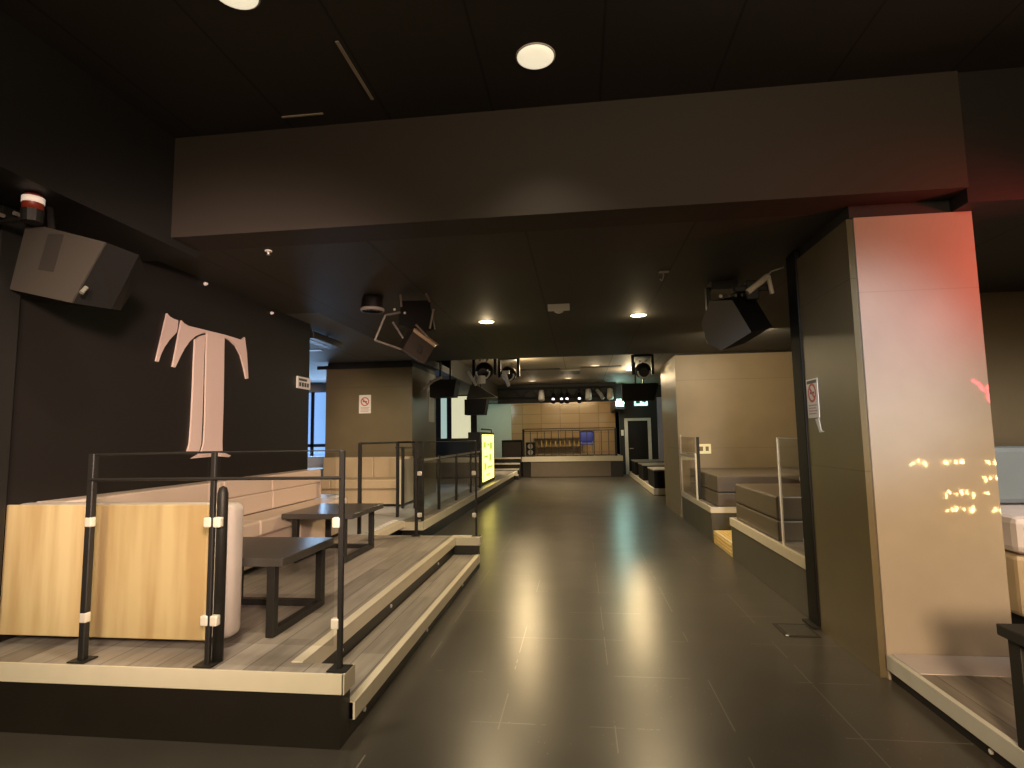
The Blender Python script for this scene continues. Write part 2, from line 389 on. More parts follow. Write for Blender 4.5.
ws = thing('wall_sign', 'small white sign with black marks near the end of the black wall', 'sign', (WL+.02, 6.52, 2.21))
B('board', M_WHITE, WL+.002, WL+.02, 6.37, 6.695, 2.14, 2.285, ws)
mk = MB().box(WL+.02, WL+.023, 6.40, 6.60, 2.235, 2.262)
for k in range(4): mk.box(WL+.02, WL+.023, 6.41+k*.065, 6.455+k*.065, 2.165, 2.215)
mk.build('lettering', M_INK, ws)
sp = thing('glow_plate', 'small glowing cream plate with dark marks on the tan column', 'sign', (2.235, 10.54, 1.235))
B('plate', mat('glowing_cream_plate', (.85, .75, .45), .3, emit=(1, .85, .45), estr=.25), 2.11, 2.355, 10.535, 10.549, 1.15, 1.325, sp)  # brightness put in as faint emission, no lamp in the plate
for a in ((2.15, 2.215), (2.26, 2.315)): B('dark_mark', mat('brown_ink', (.25, .17, .06), .5), *a, 10.532, 10.535, 1.2, 1.28, sp)

# ------------------------------------------------------------------ T letter on the left wall
T = {
'serif': [(4.191,2.575),(4.226,2.553),(4.27,2.543),(4.32,2.542),(4.318,2.488),(4.31,2.439),(4.278,2.404),(4.23,2.358),(4.178,2.29),(4.143,2.224),(4.118,2.156),(4.094,2.16)],
'crossbar': [(4.362,2.551),(4.396,2.531),(4.447,2.521),(4.696,2.526),(4.954,2.533),(5.13,2.532),(5.222,2.528),(5.28,2.568),(5.323,2.409),(5.363,2.149),(5.325,2.143),(5.285,2.243),(5.219,2.371),(5.134,2.452),(5.043,2.49),(4.956,2.505),(4.691,2.506),(4.622,2.483),(4.545,2.447),(4.474,2.388),(4.412,2.312),(4.362,2.231),(4.31,2.135),(4.281,2.139)],
'side_stroke': [(4.68,2.483),(4.609,2.458),(4.541,2.412),(4.538,2.212),(4.539,1.936),(4.535,1.663),(4.525,1.489),(4.501,1.426),(4.649,1.42),(4.672,1.487),(4.675,1.666),(4.673,1.988),(4.668,2.292)],
'stem': [(4.697,2.5055),(4.952,2.5045),(4.96,2.225),(4.971,1.842),(4.972,1.504),(4.98,1.416),(4.684,1.419),(4.71,1.486),(4.716,1.667),(4.707,1.99),(4.699,2.295)],
'foot': [(4.552,1.361),(4.61,1.382),(4.661,1.404),(4.813,1.4),(4.812,1.367)],
'foot_right': [(4.921,1.4),(5.028,1.393),(5.07,1.379),(5.112,1.367),(5.078,1.353),(4.93,1.367)]}
tl = thing('letter_t', 'large pale pink decorative letter T on the black left wall', 'letter', (WL, 4.73, 1.36))
for k, pts in T.items():
    MB().prism(pts, 0, WL+.002, WL+.018).build({'foot_right': 'foot'}.get(k, k), M_PINK, tl)

# ------------------------------------------------------------------ left platform (front)
pf = thing('seating_platform', 'raised wood plank platform with cream edging and a long step, front left', 'platform', (-2.2, 4.6, 0))
XI = -1.47; Y0, Y1, Y2, Y3 = 2.725, 2.86, 6.47, 6.60
MB().prism([(WL+.001, Y0+.012), (XL-.006, Y0+.012), (XL-.006, Y1), (XI, Y1), (XI, Y2), (XL-.006, Y2), (XL-.006, Y3), (WL+.001, Y3)], 2, .27, P).build('deck', M_WOOD, pf)
MB().prism([(WL+.001, Y0+.02), (XL-.02, Y0+.02), (XL-.02, Y1), (XI-.015, Y1), (XI-.015, Y2), (XL-.02, Y2), (XL-.02, Y3-.01), (WL+.001, Y3-.01)], 2, .002, .27).build('fascia', M_FASCIA, pf)
e = MB()
e.box(WL+.001, XL, Y0, Y0+.012, .264, P+.003)
e.box(XL-.006, XL+.006, Y0+.0, Y1, .264, P+.003)
e.box(XI, XI+.012, Y1, Y2, .27, P+.003).box(XI-.05, XI+.012, Y1+.001, Y2, P, P+.004)
e.box(XI-.02, XL+.006, Y2-.012, Y2, .27, P+.004).box(XI-.05, XL+.006, Y2, Y3+.006, P, P+.004).box(XL-.006, XL+.006, Y2, Y3, .27, P)
e.build('edge_trim', M_TRIM, pf)
st = B('step', M_WOOD, XI-.01, XL-.005, Y1+.002, Y2-.013, .085, .168, pf)
B('nosing', M_TRIM, XL-.04, XL+.006, Y1+.002, Y2-.013, .086, .171, st)
B('riser', M_FASCIA, XI-.01, XL-.02, Y1+.002, Y2-.013, .002, .085, st)
for i, (x, y, z) in enumerate(((XL-.018, 3.05, .05), (XL-.018, 4.3, .05), (XL-.018, 5.6, .05), (XI-.012, 4.3, .22), (XI-.012, 5.75, .22), (XI-.012, 3.4, .22))):
    MB().lathe((x, y, z), [(.013, -.004), (.013, .006), (.009, .008)], 14, (1, 0, 0)).build('step_light', M_WHITE, pf)

# connecting raised floor further left and back
lf = thing('raised_floor', 'raised floor, coloured with pale window reflection, running back beside the far benches at left', 'platform', (-5.5, 9, 0))
B('deck', M_STEPLIT, -8.9, -2.56, Y3+.008, 13.9, .27, P, lf)
B('base', M_FASCIA, -8.9, -2.6, Y3+.008, 13.9, .002, .27, lf)
B('edge_trim', M_TRIM, -2.56, -2.47, Y3+.008, 7.72, .28, P+.003, lf)
dm = MB()
for k in range(9): dm.box(-2.66, -2.585, 6.75+k*.12, 6.815+k*.12, P, P+.012)
dm.build('tread_studs', M_WHITE, lf)

p2 = thing('far_platform', 'long low platform with a pale edge running to the stage, far left', 'platform', (-2.4, 11, 0))
B('deck', M_WOOD, -2.56, -2.24, 7.74, 19.6, .24, .335, p2)
MB().box(-2.24, -2.2, 7.73, 19.6, .23, .34).box(-2.56, -2.2, 7.725, 7.74, .23, .34).build('edge_trim', M_TRIM, p2)
B('base', M_FASCIA, -2.56, -2.32, 7.9, 19.6, .002, .24, p2)
B('raised_deck', M_WOOD, -5, -2.561, 13.91, 19.6, .002, .335, p2)

# ------------------------------------------------------------------ railings
def post(mb, x, y, z0, z1, w=.04): mb.box(x-w/2, x+w/2, y-w/2, y+w/2, z0, z1, .004, 1)
fr = thing('glass_railing', 'black post railing with two smoked glass panes on the front platform edge', 'railing', (-1.94, 2.79, P))
for x in (-2.655, -1.94, -1.226):
    mb = MB(); post(mb, x, 2.79, P+.008, 1.447, .036 if x < -2 else .026); pst = mb.build('post', M_METAL, fr)
    B('foot_plate', M_METAL, x-.05, x+.05, 2.745, 2.835, P+.004, P+.01, pst)
mb = MB(); mb.lathe((-1.912, 2.83, P), [(.028, .008), (.028, .87), (.02, .90), (.004, .91)], 14); mb.build('hinge_post', M_METAL, fr, True)
B('glass_pane', M_GLASS, -2.62, -1.975, 2.786, 2.794, .47, 1.435, fr)
B('glass_pane', M_GLASS, -1.90, -1.262, 2.786, 2.794, .47, 1.435, fr)
MB().cyl((-2.655, 2.79, 1.442), (-1.94, 2.79, 1.447), .006, 8).cyl((-1.94, 2.79, 1.447), (-1.226, 2.79, 1.447), .003, 6).cyl((-2.655, 2.775, 1.307), (-1.226, 2.775, 1.307), .0085, 8).build('top_bar', M_METAL, fr)
for x in (-2.652, -1.958, -1.905, -1.25):
    for z in (.580, 1.080):
        B('clip', M_CLIP, x-.020, x+.020, 2.770, 2.806, z-.026, z+.026, fr, .006)

fr2 = thing('glass_railing', 'black railing with one glass pane at the far end of the front platform', 'railing', (-1.6, 6.56, P))
for x in (-1.955, -1.232):
    mb = MB(); post(mb, x, 6.56, P+.008, 1.465 if x < -1.5 else 1.47, .035 if x < -1.5 else .022); pst = mb.build('post', M_METAL, fr2)
    B('foot_plate', M_METAL, x-.05, x+.05, 6.52, 6.598, P+.004, P+.009, pst)
B('glass_pane', M_CLEAR, -1.92, -1.25, 6.556, 6.564, .45, 1.46, fr2)
MB().cyl((-1.955, 6.56, 1.462), (-1.232, 6.56, 1.465), .005, 6).build('top_bar', M_METAL, fr2)
for x in (-1.915, -1.255):
    for z in (.60, 1.088): B('clip', M_CLIP, x-.025, x+.025, 6.54, 6.58, z-.025, z+.025, fr2, .008)

fr3 = thing('open_railing', 'open black metal railing in front of the khaki column', 'railing', (-2.7, 7.3, P))
for x, y, z0 in ((-2.70, 6.66, P), (-2.70, 8.1, P), (-2.235, 7.8, .34)):
    mb = MB(); post(mb, x, y, z0+.004, 1.46, .04); mb.build('post', M_METAL, fr3)
MB().tube([(-2.70, 6.66, 1.455), (-2.70, 8.1, 1.455)], .014, 8).tube([(-2.70, 8.1, 1.455), (-2.235, 7.8, 1.455)], .014, 8).build('top_rail', M_METAL, fr3)
fr4 = thing('open_railing', 'shorter black railing close to the right end of the far beige bench', 'railing', (-2.8, 9.0, P))
for x, y in ((-2.95, 9.12), (-2.74, 9.12)):
    mb = MB(); post(mb, x, y, P+.004, 1.37, .045); mb.build('post', M_METAL, fr4)
MB().tube([(-3.08, 9.12, 1.36), (-2.72, 9.12, 1.36)], .014, 8).build('top_rail', M_METAL, fr4)

fr5 = thing('glass_railing', 'row of glass panels with dark posts along the long far left platform', 'railing', (-2.35, 10, .34))
ys = [8.0, 9.1, 10.4, 11.8, 12.9]
for i, y in enumerate(ys):
    mb = MB(); post(mb, -2.33, y, .345, 1.23, 0.045); mb.build('post', M_METAL, fr5)
for a, b in zip(ys, ys[1:]):
    B('glass_pane', M_CLEAR, -2.334, -2.326, a+.06, b-.04, .42, 1.16, fr5)
    B('rail_cap', M_GREY, -2.345, -2.315, a+.03, b-.02, 1.17, 1.20, fr5)

# ------------------------------------------------------------------ left seating
bb = thing('bench', 'bench with a stained yellowish back board facing the camera, behind the front railing', 'bench', (-2.7, 3.2, P))
MB().box(WL+.004, -1.965, 3.002, 3.14, .40, 1.15, .045, 4).build('backrest', M_GVINYL, bb, True)
B('back_board', M_BOARD, WL+.004, -2.09, 2.984, 3.001, .405, 1.148, bb, .004)
B('seat', M_GVINYL, WL+.23, -2.56, 3.142, 3.70, .52, .80, bb, .04)
B('plinth', M_VBLACK, WL+.24, -2.58, 3.15, 3.68, P+.003, .40, bb)
wb = thing('bench', 'long pinkish cream bench along the black wall under the letter T', 'bench', (-3.1, 5, P))
ysg = [3.80, 4.75, 5.55, 6.66]
for a, b in zip(ysg, ysg[1:]):
    a2 = a; a = 3.15 if a < 4 else a
    B('back_cushion', M_VINYL, WL+.004, WL+.20, a+.004, b-.002, .985, 1.148, wb, .012)
    B('back_cushion', M_VINYL, WL+.004, WL+.21, a+.004, b-.002, .80, .983, wb, .012)
    a = a2
    B('seat_cushion', M_VINYL, WL+.21, -2.84, a+.004, b-.002, .66, .80, wb, .02)
    B('front_panel', M_VINYL, WL+.22, -2.88, a+.004, b-.002, .40, .655, wb, .008)
B('plinth', M_VBLACK, WL+.03, -2.93, 3.8, 6.65, P+.003, .40, wb)
MB().box(WL+.003, WL+.045, 2.80, 2.95, P, 2.925, .01).build('conduit', M_METAL)
tag(bpy.data.objects['conduit'], 'black vertical duct on the left wall beside the yellowish bench', 'pole')

def low_table(label, x0, x1, y0, y1, zt, w=.05, ix=.03, iy=.04):
    t = thing('low_table', label, 'table', ((x0+x1)/2, (y0+y1)/2, P))
    B('table_top', M_TABLE, x0, x1, y0, y1, zt-.05, zt, t, .004)
    for x in (x0+ix, x1-ix):
        for y in (y0+iy, y1-iy):
            B('leg', M_METAL, x-w/2, x+w/2, y-w/2, y+w/2, P+.003, zt-.05, t, .003)
        B('side_bar', M_METAL, x-w/2, x+w/2, y0+iy+w/2, y1-iy-w/2, P+.003, P+.003+w*.8, t)
    B('back_bar', M_METAL, x0+ix+w/2, x1-ix-w/2, y1-iy-w/2, y1-iy+w/2, P+.003, P+.003+w*.8, t)
    return t
low_table('dark low table with a square metal frame nearest the front railing', -2.52, -1.75, 3.165, 3.86, .815, ix=.08)
low_table('dark low table on a square metal frame in front of the pinkish bench end', -2.82, -2.12, 5.06, 5.90, .815, ix=.11, iy=.07)

cb = thing('bench', 'beige bench with high back against the khaki column', 'bench', (-3.8, 9.7, P))
for a, b in ((-4.72, -4.3), (-4.298, -3.75), (-3.748, -3.07)):
    B('back_cushion', M_TAN, a, b, 9.88, 10.14, .80, 1.185, cb, .02)
    B('seat_cushion', M_TAN, a, b, 9.30, 9.87, .66, .82, cb, .02)
    B('front_panel', M_TAN, a, b, 9.34, 9.87, .40, .655, cb, .008)
B('side_panel', M_TRIM, -3.065, -3.03, 9.30, 10.14, .40, 1.15, cb)
B('plinth', M_VBLACK, -4.7, -3.08, 9.4, 10.1, P+.003, .40, cb)
db = thing('bench', 'dark brown grey bench block left of the far beige bench', 'bench', (-5.0, 8.9, P))
B('seat', mat('taupe_vinyl', (.20, .165, .14), .45), -5.6, -4.45, 8.55, 9.2, .66, .90, db, .02)
B('base', mat('taupe_vinyl', (.2, .165, .14), .45), -5.57, -4.48, 8.6, 9.15, P+.003, .655, db)
B('top_edge', M_TRIM, -5.6, -4.45, 9.205, 9.26, .60, .93, db)
wt = thing('bench', 'white bench standing under the blue daylight window', 'bench', (-6.3, 12.6, P))
B('seat', M_WHITE, -7.4, -5.3, 12.2, 12.9, .72, .86, wt, .02)
B('base', M_GREY, -7.3, -5.4, 12.3, 12.85, P+.003, .715, wt)
B('back', M_WHITE, -7.4, -5.3, 12.91, 13.05, .6, 1.12, wt, .02)
wd = thing('bench', 'white low seat behind the pinkish bench end', 'bench', (-4.1, 7.3, P))
B('seat', M_WHITE, -4.7, -3.35, 7.1, 7.75, .64, .735, wd, .02)
B('base', M_GREY, -4.65, -3.4, 7.15, 7.7, P+.003, .635, wd)
MB().box(-4.02, -3.86, 7.2, 7.32, .737, .80, .01).build('box', M_VBLACK); tag(bpy.data.objects['box'], 'small black box lying on the white low seat', 'box')

# ------------------------------------------------------------------ right platforms and benches
def edge_platform(name, label, y0, y1, z1, x1, w=.09, base=None):
    t = thing(name, label, 'platform', ((XR+x1)/2, (y0+y1)/2, 0))
    B('fascia', base or M_FASCB, XR+.012, x1, y0+.01, y1-.01, .002, z1-w, t)
    B('deck', M_WOOD, XR+.03, x1, y0+.02, y1-.02, z1-w, z1-.002, t)
    MB().box(XR, XR+.03, y0, y1, z1-w, z1).box(XR+.03, x1, y0, y0+.02, z1-w, z1).box(XR+.03, x1, y1-.02, y1, z1-w, z1).build('edge_trim', M_TRIM, t)
    return t
edge_platform('seating_platform', 'high dark sided platform with cream edge between the pole and the lit step', 4.87, 7.2, .485, 2.95)
edge_platform('seating_platform', 'high dark sided platform with cream edge against the tan column', 8.2, 10.5, .485, 4.6, .08)
gs = thing('step', 'cream lit step between the two right hand platforms', 'step', (2.0, 7.7, 0))
B('tread', M_MOSAIC, XR+.02, 2.3, 7.22, 8.18, .002, .17, gs)
rb = MB()
for k in range(9): rb.box(XR+.06+k*.05, XR+.085+k*.05, 7.25, 8.15, .17, .178)
rb.build('ribs', mat('yellow_ribs', (.75, .52, .16), .4), gs)
for z in (.03, .075, .12): B('front_rib', mat('yellow_ribs', (.75, .52, .16), .4), XR+.012, XR+.02, 7.24, 8.16, z, z+.022, gs)
B('upper_tread', M_FASCIA, 2.301, 4.5, 7.22, 8.18, .002, .40, gs)
def couch(label, x0, x1, y0, y1, z0, zs, z1):
    t = thing('bench', label, 'bench', ((x0+x1)/2, (y0+y1)/2, z0))
    B('base', M_LEATHER, x0, x1, y0, y1, z0+.002, zs-.006, t, .012)
    B('seat', M_LEATHER, x0, x1, y0, y1, zs+.004, z1, t, .018)
    B('seam', M_VBLACK, x0+.02, x1-.02, y0+.02, y1-.02, zs-.006, zs+.004, t)
    return t
couch('brown grey leather bench on the far platform, in front of the tan column', 1.90, 4.4, 8.24, 10.2, .485, .68, .915)
couch('brown grey leather bench on the nearer platform, beside the upright glass pane', 1.83, 2.9, 5.62, 7.05, .485, .68, .905)
gp = thing('glass_screen', 'upright glass pane with pale edges beside the black pole', 'glass screen', (XR+.02, 5.14, .485))
B('pane', M_GLASS, XR+.018, XR+.026, 4.89, 5.42, .50, 1.45, gp)
B('edge_strip', M_TRIM, XR+.012, XR+.032, 5.42, 5.436, .485, 1.46, gp); B('edge_strip', M_TRIM, XR+.012, XR+.032, 4.874, 4.889, .485, 1.46, gp)
B('top_strip', M_GREY, XR+.014, XR+.030, 4.89, 5.42, 1.45, 1.458, gp)
for z in (.62, 1.12): B('clip', M_CLIP, XR+.008, XR+.036, 4.885, 4.93, z-.02, z+.02, gp, .006)
gq = thing('glass_screen', 'glass pane with pale edges at the corner of the tan column', 'glass screen', (XR+.02, 9.8, .485))
B('pane', M_GLASS, XR+.018, XR+.026, 9.2, 10.42, .5, 1.46, gq)
for a in ((10.42, 10.45, .485, 1.5), (9.17, 9.2, .485, 1.2), (9.2, 10.42, 1.13, 1.17)): B('edge_strip', M_TRIM, XR+.01, XR+.034, *a, gq)
B('post', M_METAL, XR+.05, XR+.09, 9.18, 9.22, .487, 1.46, gq)
hp = thing('floor_hatch', 'dark floor plate at the foot of the black pole', 'floor plate', (1.6, 4.64, 0))
B('plate', M_VBLACK, 1.47, 1.72, 4.49, 4.78, .001, .005, hp)
B('frame', mat('worn_dark_plate', (.05, .045, .038), .35, var=.5, vscale=20), 1.50, 1.70, 4.515, 4.755, .005, .007, hp)
MB().lathe((1.485, 4.50, .005), [(.012, 0), (.012, .004), (.006, .006)], 12).build('stud', M_WHITE, hp)

# front right low platform, table, sofa
fd = thing('seating_platform', 'low wood platform with white edge in front of the near column', 'platform', (4.0, 2.5, 0))
B('deck', M_WOOD, XR+.06, 7.9, -2.5, 3.785, .06, .147, fd)
B('edge_trim', mat('white_edge_trim', (.62, .62, .56), .4), XR+.03, XR+.06, -2.5, 3.785, .06, .147, fd)
B('base', M_VBLACK, XR+.05, 7.9, -2.5, 3.785, .002, .06, fd)
B('pale_strip', M_LILACW, XR+.062, 2.60, 3.50, 3.784, .147, .152, fd)
for y in (2.2, 2.95): MB().lathe((XR+.048, y, .03), [(.012, -.004), (.012, .006), (.007, .009)], 12, (-1, 0, 0)).build('step_light', M_WHITE, fd)
rt_ = thing('side_table', 'black table cut off by the right edge of the picture', 'table', (2.2, 2.5, .15))
B('table_top', M_VBLACK, 1.80, 2.5, 2.1, 2.79, .60, .65, rt_, .006)
for x in (1.86, 2.44):
    for y in (2.16, 2.73): B('leg', M_VBLACK, x-.035, x+.035, y-.035, y+.035, .1475, .60, rt_, .004)
MB().box(1.83, 2.47, 2.70, 2.76, .54, .6).box(1.83, 2.47, 2.13, 2.19, .54, .6).build('apron', M_VBLACK, rt_)
sf = thing('sofa', 'tan sofa with lilac white seat at the right edge, behind the black table', 'sofa', (3.6, 4.4, .15))
B('plinth', M_VBLACK, 3.05, 4.6, 4.42, 5.1, .002, .2, sf)
B('front_panel', M_TAN, 3.0, 4.7, 4.38, 5.2, .2, .62, sf, .03)
B('seat', M_LILACW, 3.0, 4.7, 4.36, 5.2, .63, .89, sf, .05)
B('back', M_SOFABLUE, 3.28, 4.7, 5.02, 5.25, .90, 1.36, sf, .04)

# ------------------------------------------------------------------ stage
sg = thing('stage', 'low stage with a cream front edge at the far end of the room', 'stage', (-.3, 22.5, 0))
B('body', M_FASCIA, -2.16, 1.55, 21.02, 24.58, .002, .58, sg)
B('front_panel', mat('brown_front_panel', (.14, .11, .085), .5), -1.85, 1.10, 20.99, 21.015, .02, .56, sg)
B('deck', M_WOOD, -2.16, 1.55, 21.02, 24.58, .58, .755, sg)
B('edge_trim', M_TRIM, -2.18, 1.55, 20.97, 21.018, .58, .765, sg)
sr = thing('stage_railing', 'dark upright bar railing along the front of the stage', 'railing', (-.4, 21.1, .76))
for x in (-2.12, 1.32):
    B('post', M_METAL, x-.04, x+.04, 21.06, 21.14, .757, 1.80, sr)
for k in range(1, 13):
    x = -2.12 + 3.44*k/13
    B('baluster', mat('brown_bar_metal', (.05, .038, .024), .4), x-.016, x+.016, 21.09, 21.11, .80, 1.72, sr)
for z in (.80, 1.72, 1.80): B('rail', mat('brown_bar_metal', (.05, .038, .024), .4), -2.08, 1.28, 21.08, 21.12, z-.02, z+.02, sr)
ss = thing('stage_steps', 'short flight of pale edged steps left of the stage', 'steps', (-2.7, 20.6, 0))
for k in range(4):
    z = .19*(k+1); y = 19.9+.28*k
    B('tread', M_FASCIA, -3.2, -2.2, y, 21.0, .19*k+.002, z, ss)
    B('nosing', M_TRIM, -3.2, -2.2, y-.012, y-.001, z-.055, z+.002, ss)
ch = thing('chair', 'blue plastic chair standing behind the stage railing', 'chair', (.26, 21.7, .755))
MB().box(.0, .53, 21.95, 21.99, 1.24, 1.70, .06, 3).build('backrest', M_BLUE, ch, True)
B('seat', M_BLUE, .02, .51, 21.5, 21.95, 1.17, 1.21, ch, .015)
for x in (.05, .48):
    for y in (21.53, 21.92): MB().cyl((x, y, .757), (x, y, 1.17 if y < 21.8 else 1.3), .014, 8).build('leg', M_SILVER, ch)
sb = thing('cabinet', 'black equipment cabinet on the floor left of the stage railing', 'cabinet', (-2.6, 22, .002))
B('body', M_SPK, -3.0, -2.2, 21.45, 22.2, .002, 1.40, sb, .02)
B('door', mat('dark_brown_laminate', (.05, .035, .025), .5), -2.95, -2.25, 21.43, 21.449, .2, 1.32, sb)
# amplifier rack at railing corner
rk = thing('loudspeaker', 'small black loudspeaker behind the left post of the stage railing', 'loudspeaker', (-1.9, 21.6, .757))
B('cabinet', M_SPK, -2.06, -1.72, 21.4, 21.75, .757, 1.30, rk, .015)
for z in (.92, 1.15): MB().lathe((-1.89, 21.4, z), [(.10, 0), (.10, .012), (.05, .006)], 18, (0, -1, 0)).build('cone', M_GREY, rk)
# back shelf on stage
sh = thing('shelf_unit', 'low dark shelf unit against the tan stage wall', 'shelf', (-.9, 24.3, .757))
MB().box(-2.0, .1, 24.2, 24.55, .757, .80).box(-2.0, .1, 24.2, 24.55, 1.05, 1.09).box(-2.0, .1, 24.2, 24.55, 1.42, 1.46).box(-2.0, -1.95, 24.2, 24.55, .80, 1.42).box(.05, .1, 24.2, 24.55, .80, 1.42).build('frame', mat('brown_shelf', (.11, .075, .04), .5), sh)
for k in range(10): MB().lathe((-1.85+k*.2, 24.32, 1.092), [(.035, 0), (.035, .15), (.014, .2), (.014, .26)], 10).build('bottle', mat('amber_glass', (.4, .26, .08), .2), sh)

# far right door
d1 = struct(MB().box(1.74, 1.86, 22.10, 22.198, .01, 2.17).box(2.62, 2.74, 22.10, 22.198, .01, 2.17).box(1.86, 2.62, 22.10, 22.198, 2.07, 2.17).build('door_1', mat('white_door_frame', (.62, .62, .58), .5)))
B('door_leaf', mat('black_door', (.005, .005, .006), .5, spec=.3), 1.862, 2.618, 22.14, 22.19, .02, 2.068, d1)
MB().cyl((1.93, 22.14, 1.0), (1.93, 22.09, 1.0), .02, 8).cyl((1.93, 22.09, 1.0), (2.05, 22.09, 1.0), .015, 8).build('door_handle', M_SILVER, d1)
ll = tag(B('wall_panel', M_LILAC, 2.99, 3.20, 21.9, 22.15, .3, 2.95), 'pale lilac vertical panel right of the far door', 'panel')
sw = tag(B('switch_box', M_WHITE, 1.60, 1.70, 22.15, 22.199, 1.50, 1.72), 'small white box on the dark wall left of the far door', 'box')
ex = thing('exit_sign', 'glowing pale green exit sign above the far door', 'sign', (2.28, 22.0, 2.85))
B('housing', M_WHITE, 2.13, 2.66, 22.12, 22.198, 2.64, 2.96, ex)
B('face', M_EXIT, 2.15, 2.64, 22.10, 22.119, 2.66, 2.94, ex)
MB().box(2.20, 2.36, 22.095, 22.0995, 2.73, 2.87).box(2.42, 2.60, 22.095, 22.0995, 2.79, 2.82).prism([(2.50, 2.74), (2.60, 2.805), (2.50, 2.87)], 1, 22.095, 22.0995).build('pictogram', mat('green_sign_ink', (.02, .35, .18), .5), ex)
em = thing('emergency_lamp', 'brightly glowing greenish white lamp at the right end of the stage wall', 'lamp', (1.5, 20.9, 2.72))
B('housing', M_WHITE, 1.36, 1.66, 20.99, 21.06, 2.58, 2.86, em)
B('lens', M_FLARE, 1.39, 1.63, 20.97, 20.989, 2.62, 2.82, em)
struct(B('trim_4', M_VBLACK, 1.35, 1.7, 21.06, 24.58, 2.5, 3.44))

# far right stepped benches
pc = edge_platform('seating_platform', 'low far platform with cream edge carrying three dark box benches', 14.4, 21.5, .17, 4.0, .15)
for k, (y, lab) in enumerate(((14.5, 'nearest of the three black box benches past the tan column'), (17.0, 'middle of the three black box benches past the tan column'), (19.4, 'farthest of the three black box benches, close to the far door'))):
    bx = thing('box_bench', lab, 'bench', (2.5, y+.6, .17))
    B('body', mat('deep_black_vinyl', (.004, .004, .004), .6, spec=.25), 1.83, 3.4, y, y+1.3, .172, .60, bx)
    B('top', mat('grey_brown_top', (.30, .27, .23), .35), 1.82, 3.42, y-.02, y+1.32, .601, .635, bx)

# ------------------------------------------------------------------ light box, far left lit rooms
lb = thing('light_box', 'dark framed light box glowing yellow at the edge of the far left platform', 'light box', (-2.42, 14.2, .34))
B('housing', M_METAL, -2.66, -2.372, 13.2, 15.4, .345, 1.64, lb)
B('lit_panel', M_YELLIT, -2.371, -2.36, 13.5, 15.25, .43, 1.58, lb)
gi = MB()
for k, (y0, y1, z0, z1) in enumerate(((13.6, 14.0, 1.25, 1.4), (14.1, 14.5, 1.3, 1.36), (14.55, 15.0, 1.2, 1.38), (13.7, 14.3, 1.0, 1.06), (14.45, 14.85, .9, 1.08), (13.7, 14.0, .7, .88), (14.2, 15.0, .72, .78), (14.0, 14.6, .55, .6))):
    gi.box(-2.36, -2.357, y0, y1, z0, z1)
gi.build('print_marks', M_GREENINK, lb)
MB().tube([(-2.45, 15.46, .34), (-2.45, 15.46, 1.72), (-2.45, 13.9, 1.72)], .018, 8).build('frame_bar', M_METAL, lb)
w2 = struct(MB().box(-5.6, -5.40, 18.95, 19.05, .34, 3.2).box(-4.56, -4.40, 18.95, 19.05, .34, 3.2).box(-3.72, -3.52, 18.95, 19.05, .34, 3.2).box(-4.95, -4.78, 18.95, 19.05, 1.5, 3.2).box(-5.4, -4.56, 18.95, 19.05, .34, 1.5).box(-4.4, -3.72, 18.95, 19.05, .34, 1.5).box(-5.6, -3.52, 18.95, 19.05, 2.95, 3.2).build('window_2', M_METAL))
B('pane_cream', M_CREAMLIT, -4.40, -3.72, 18.98, 19.0, 1.5, 2.95, w2)
B('pane_cream', M_TEALLIT, -5.4, -4.95, 18.98, 19.0, 1.5, 2.95, w2)
B('pane_cream', M_TEALLIT, -4.78, -4.56, 18.98, 19.0, 1.5, 2.95, w2)
bc = thing('bar_counter', 'dark bar counter in front of the bright cream window far left', 'counter', (-4.0, 16.3, .34))
B('body', mat('blue_black_laminate', (.03, .035, .045), .4), -5.0, -3.0, 15.95, 16.6, .337, 1.44, bc)
B('counter_top', M_TABLE, -5.05, -2.95, 15.9, 16.65, 1.44, 1.50, bc, .01)

# ------------------------------------------------------------------ ceiling fittings
def downlight(label, x, y, z, r, lens, group=None):
    t = thing('downlight', label, 'ceiling light', (x, y, z))
    MB().lathe((x, y, z), [(r, -.004), (r*1.04, 0), (r*.96, 0), (r*.96, -.004)], 32).build('trim_ring', M_WHITE, t, True)
    MB().lathe((x, y, z), [(r*.955, -.005), (r*.6, -.012), (.01, -.014)], 28).build('lens', lens, t, True)
    return t
downlight('large round cream ceiling lamp nearest the beam, top centre', -.20, 3.11, ZU, .115, M_LAMP)
downlight('large round cream ceiling lamp cut by the top edge at left', -1.66, 2.42, ZU, .115, M_LAMP)
downlight('bright warm downlight on the left of the low ceiling', -1.153, 6.99, ZC, .10, M_DOWN)
downlight('bright warm downlight on the right of the low ceiling', .765, 6.97, ZC, .10, M_DOWN)
downlight('bright warm downlight in the far ceiling near the exit sign', 1.543, 16.8, 3.45, .12, M_DOWN)
for x, y, lab in ((-1.6, 19.3, 'left of three dim round lamps in the far ceiling'), (-.34, 18.7, 'middle of three dim round lamps in the far ceiling'), (.47, 15.5, 'nearest of three dim round lamps in the far ceiling')):
    downlight(lab, x, y, 3.45, .13, mat('dim_lamp_lens', (.8, .75, .62), .4, emit=(1, .85, .6), estr=.35))
def slot(label, x0, x1, y0, y1, z, m):
    return tag(B('linear_diffuser', m, x0, x1, y0, y1, z-.006, z), label, 'ceiling slot')
MS = mat('pale_slot_metal', (.42, .36, .29), .3)
slot('thin pale slot running lengthwise in the near ceiling', -1.315, -1.295, 2.82, 3.37, ZU, MS)
slot('thin pale slot running crosswise by the beam', -2.0, -1.70, 3.47, 3.485, ZU, MS)
vg = thing('ceiling_vent', 'long dark air slot across the far ceiling', 'vent', (-.2, 16.1, 3.45))
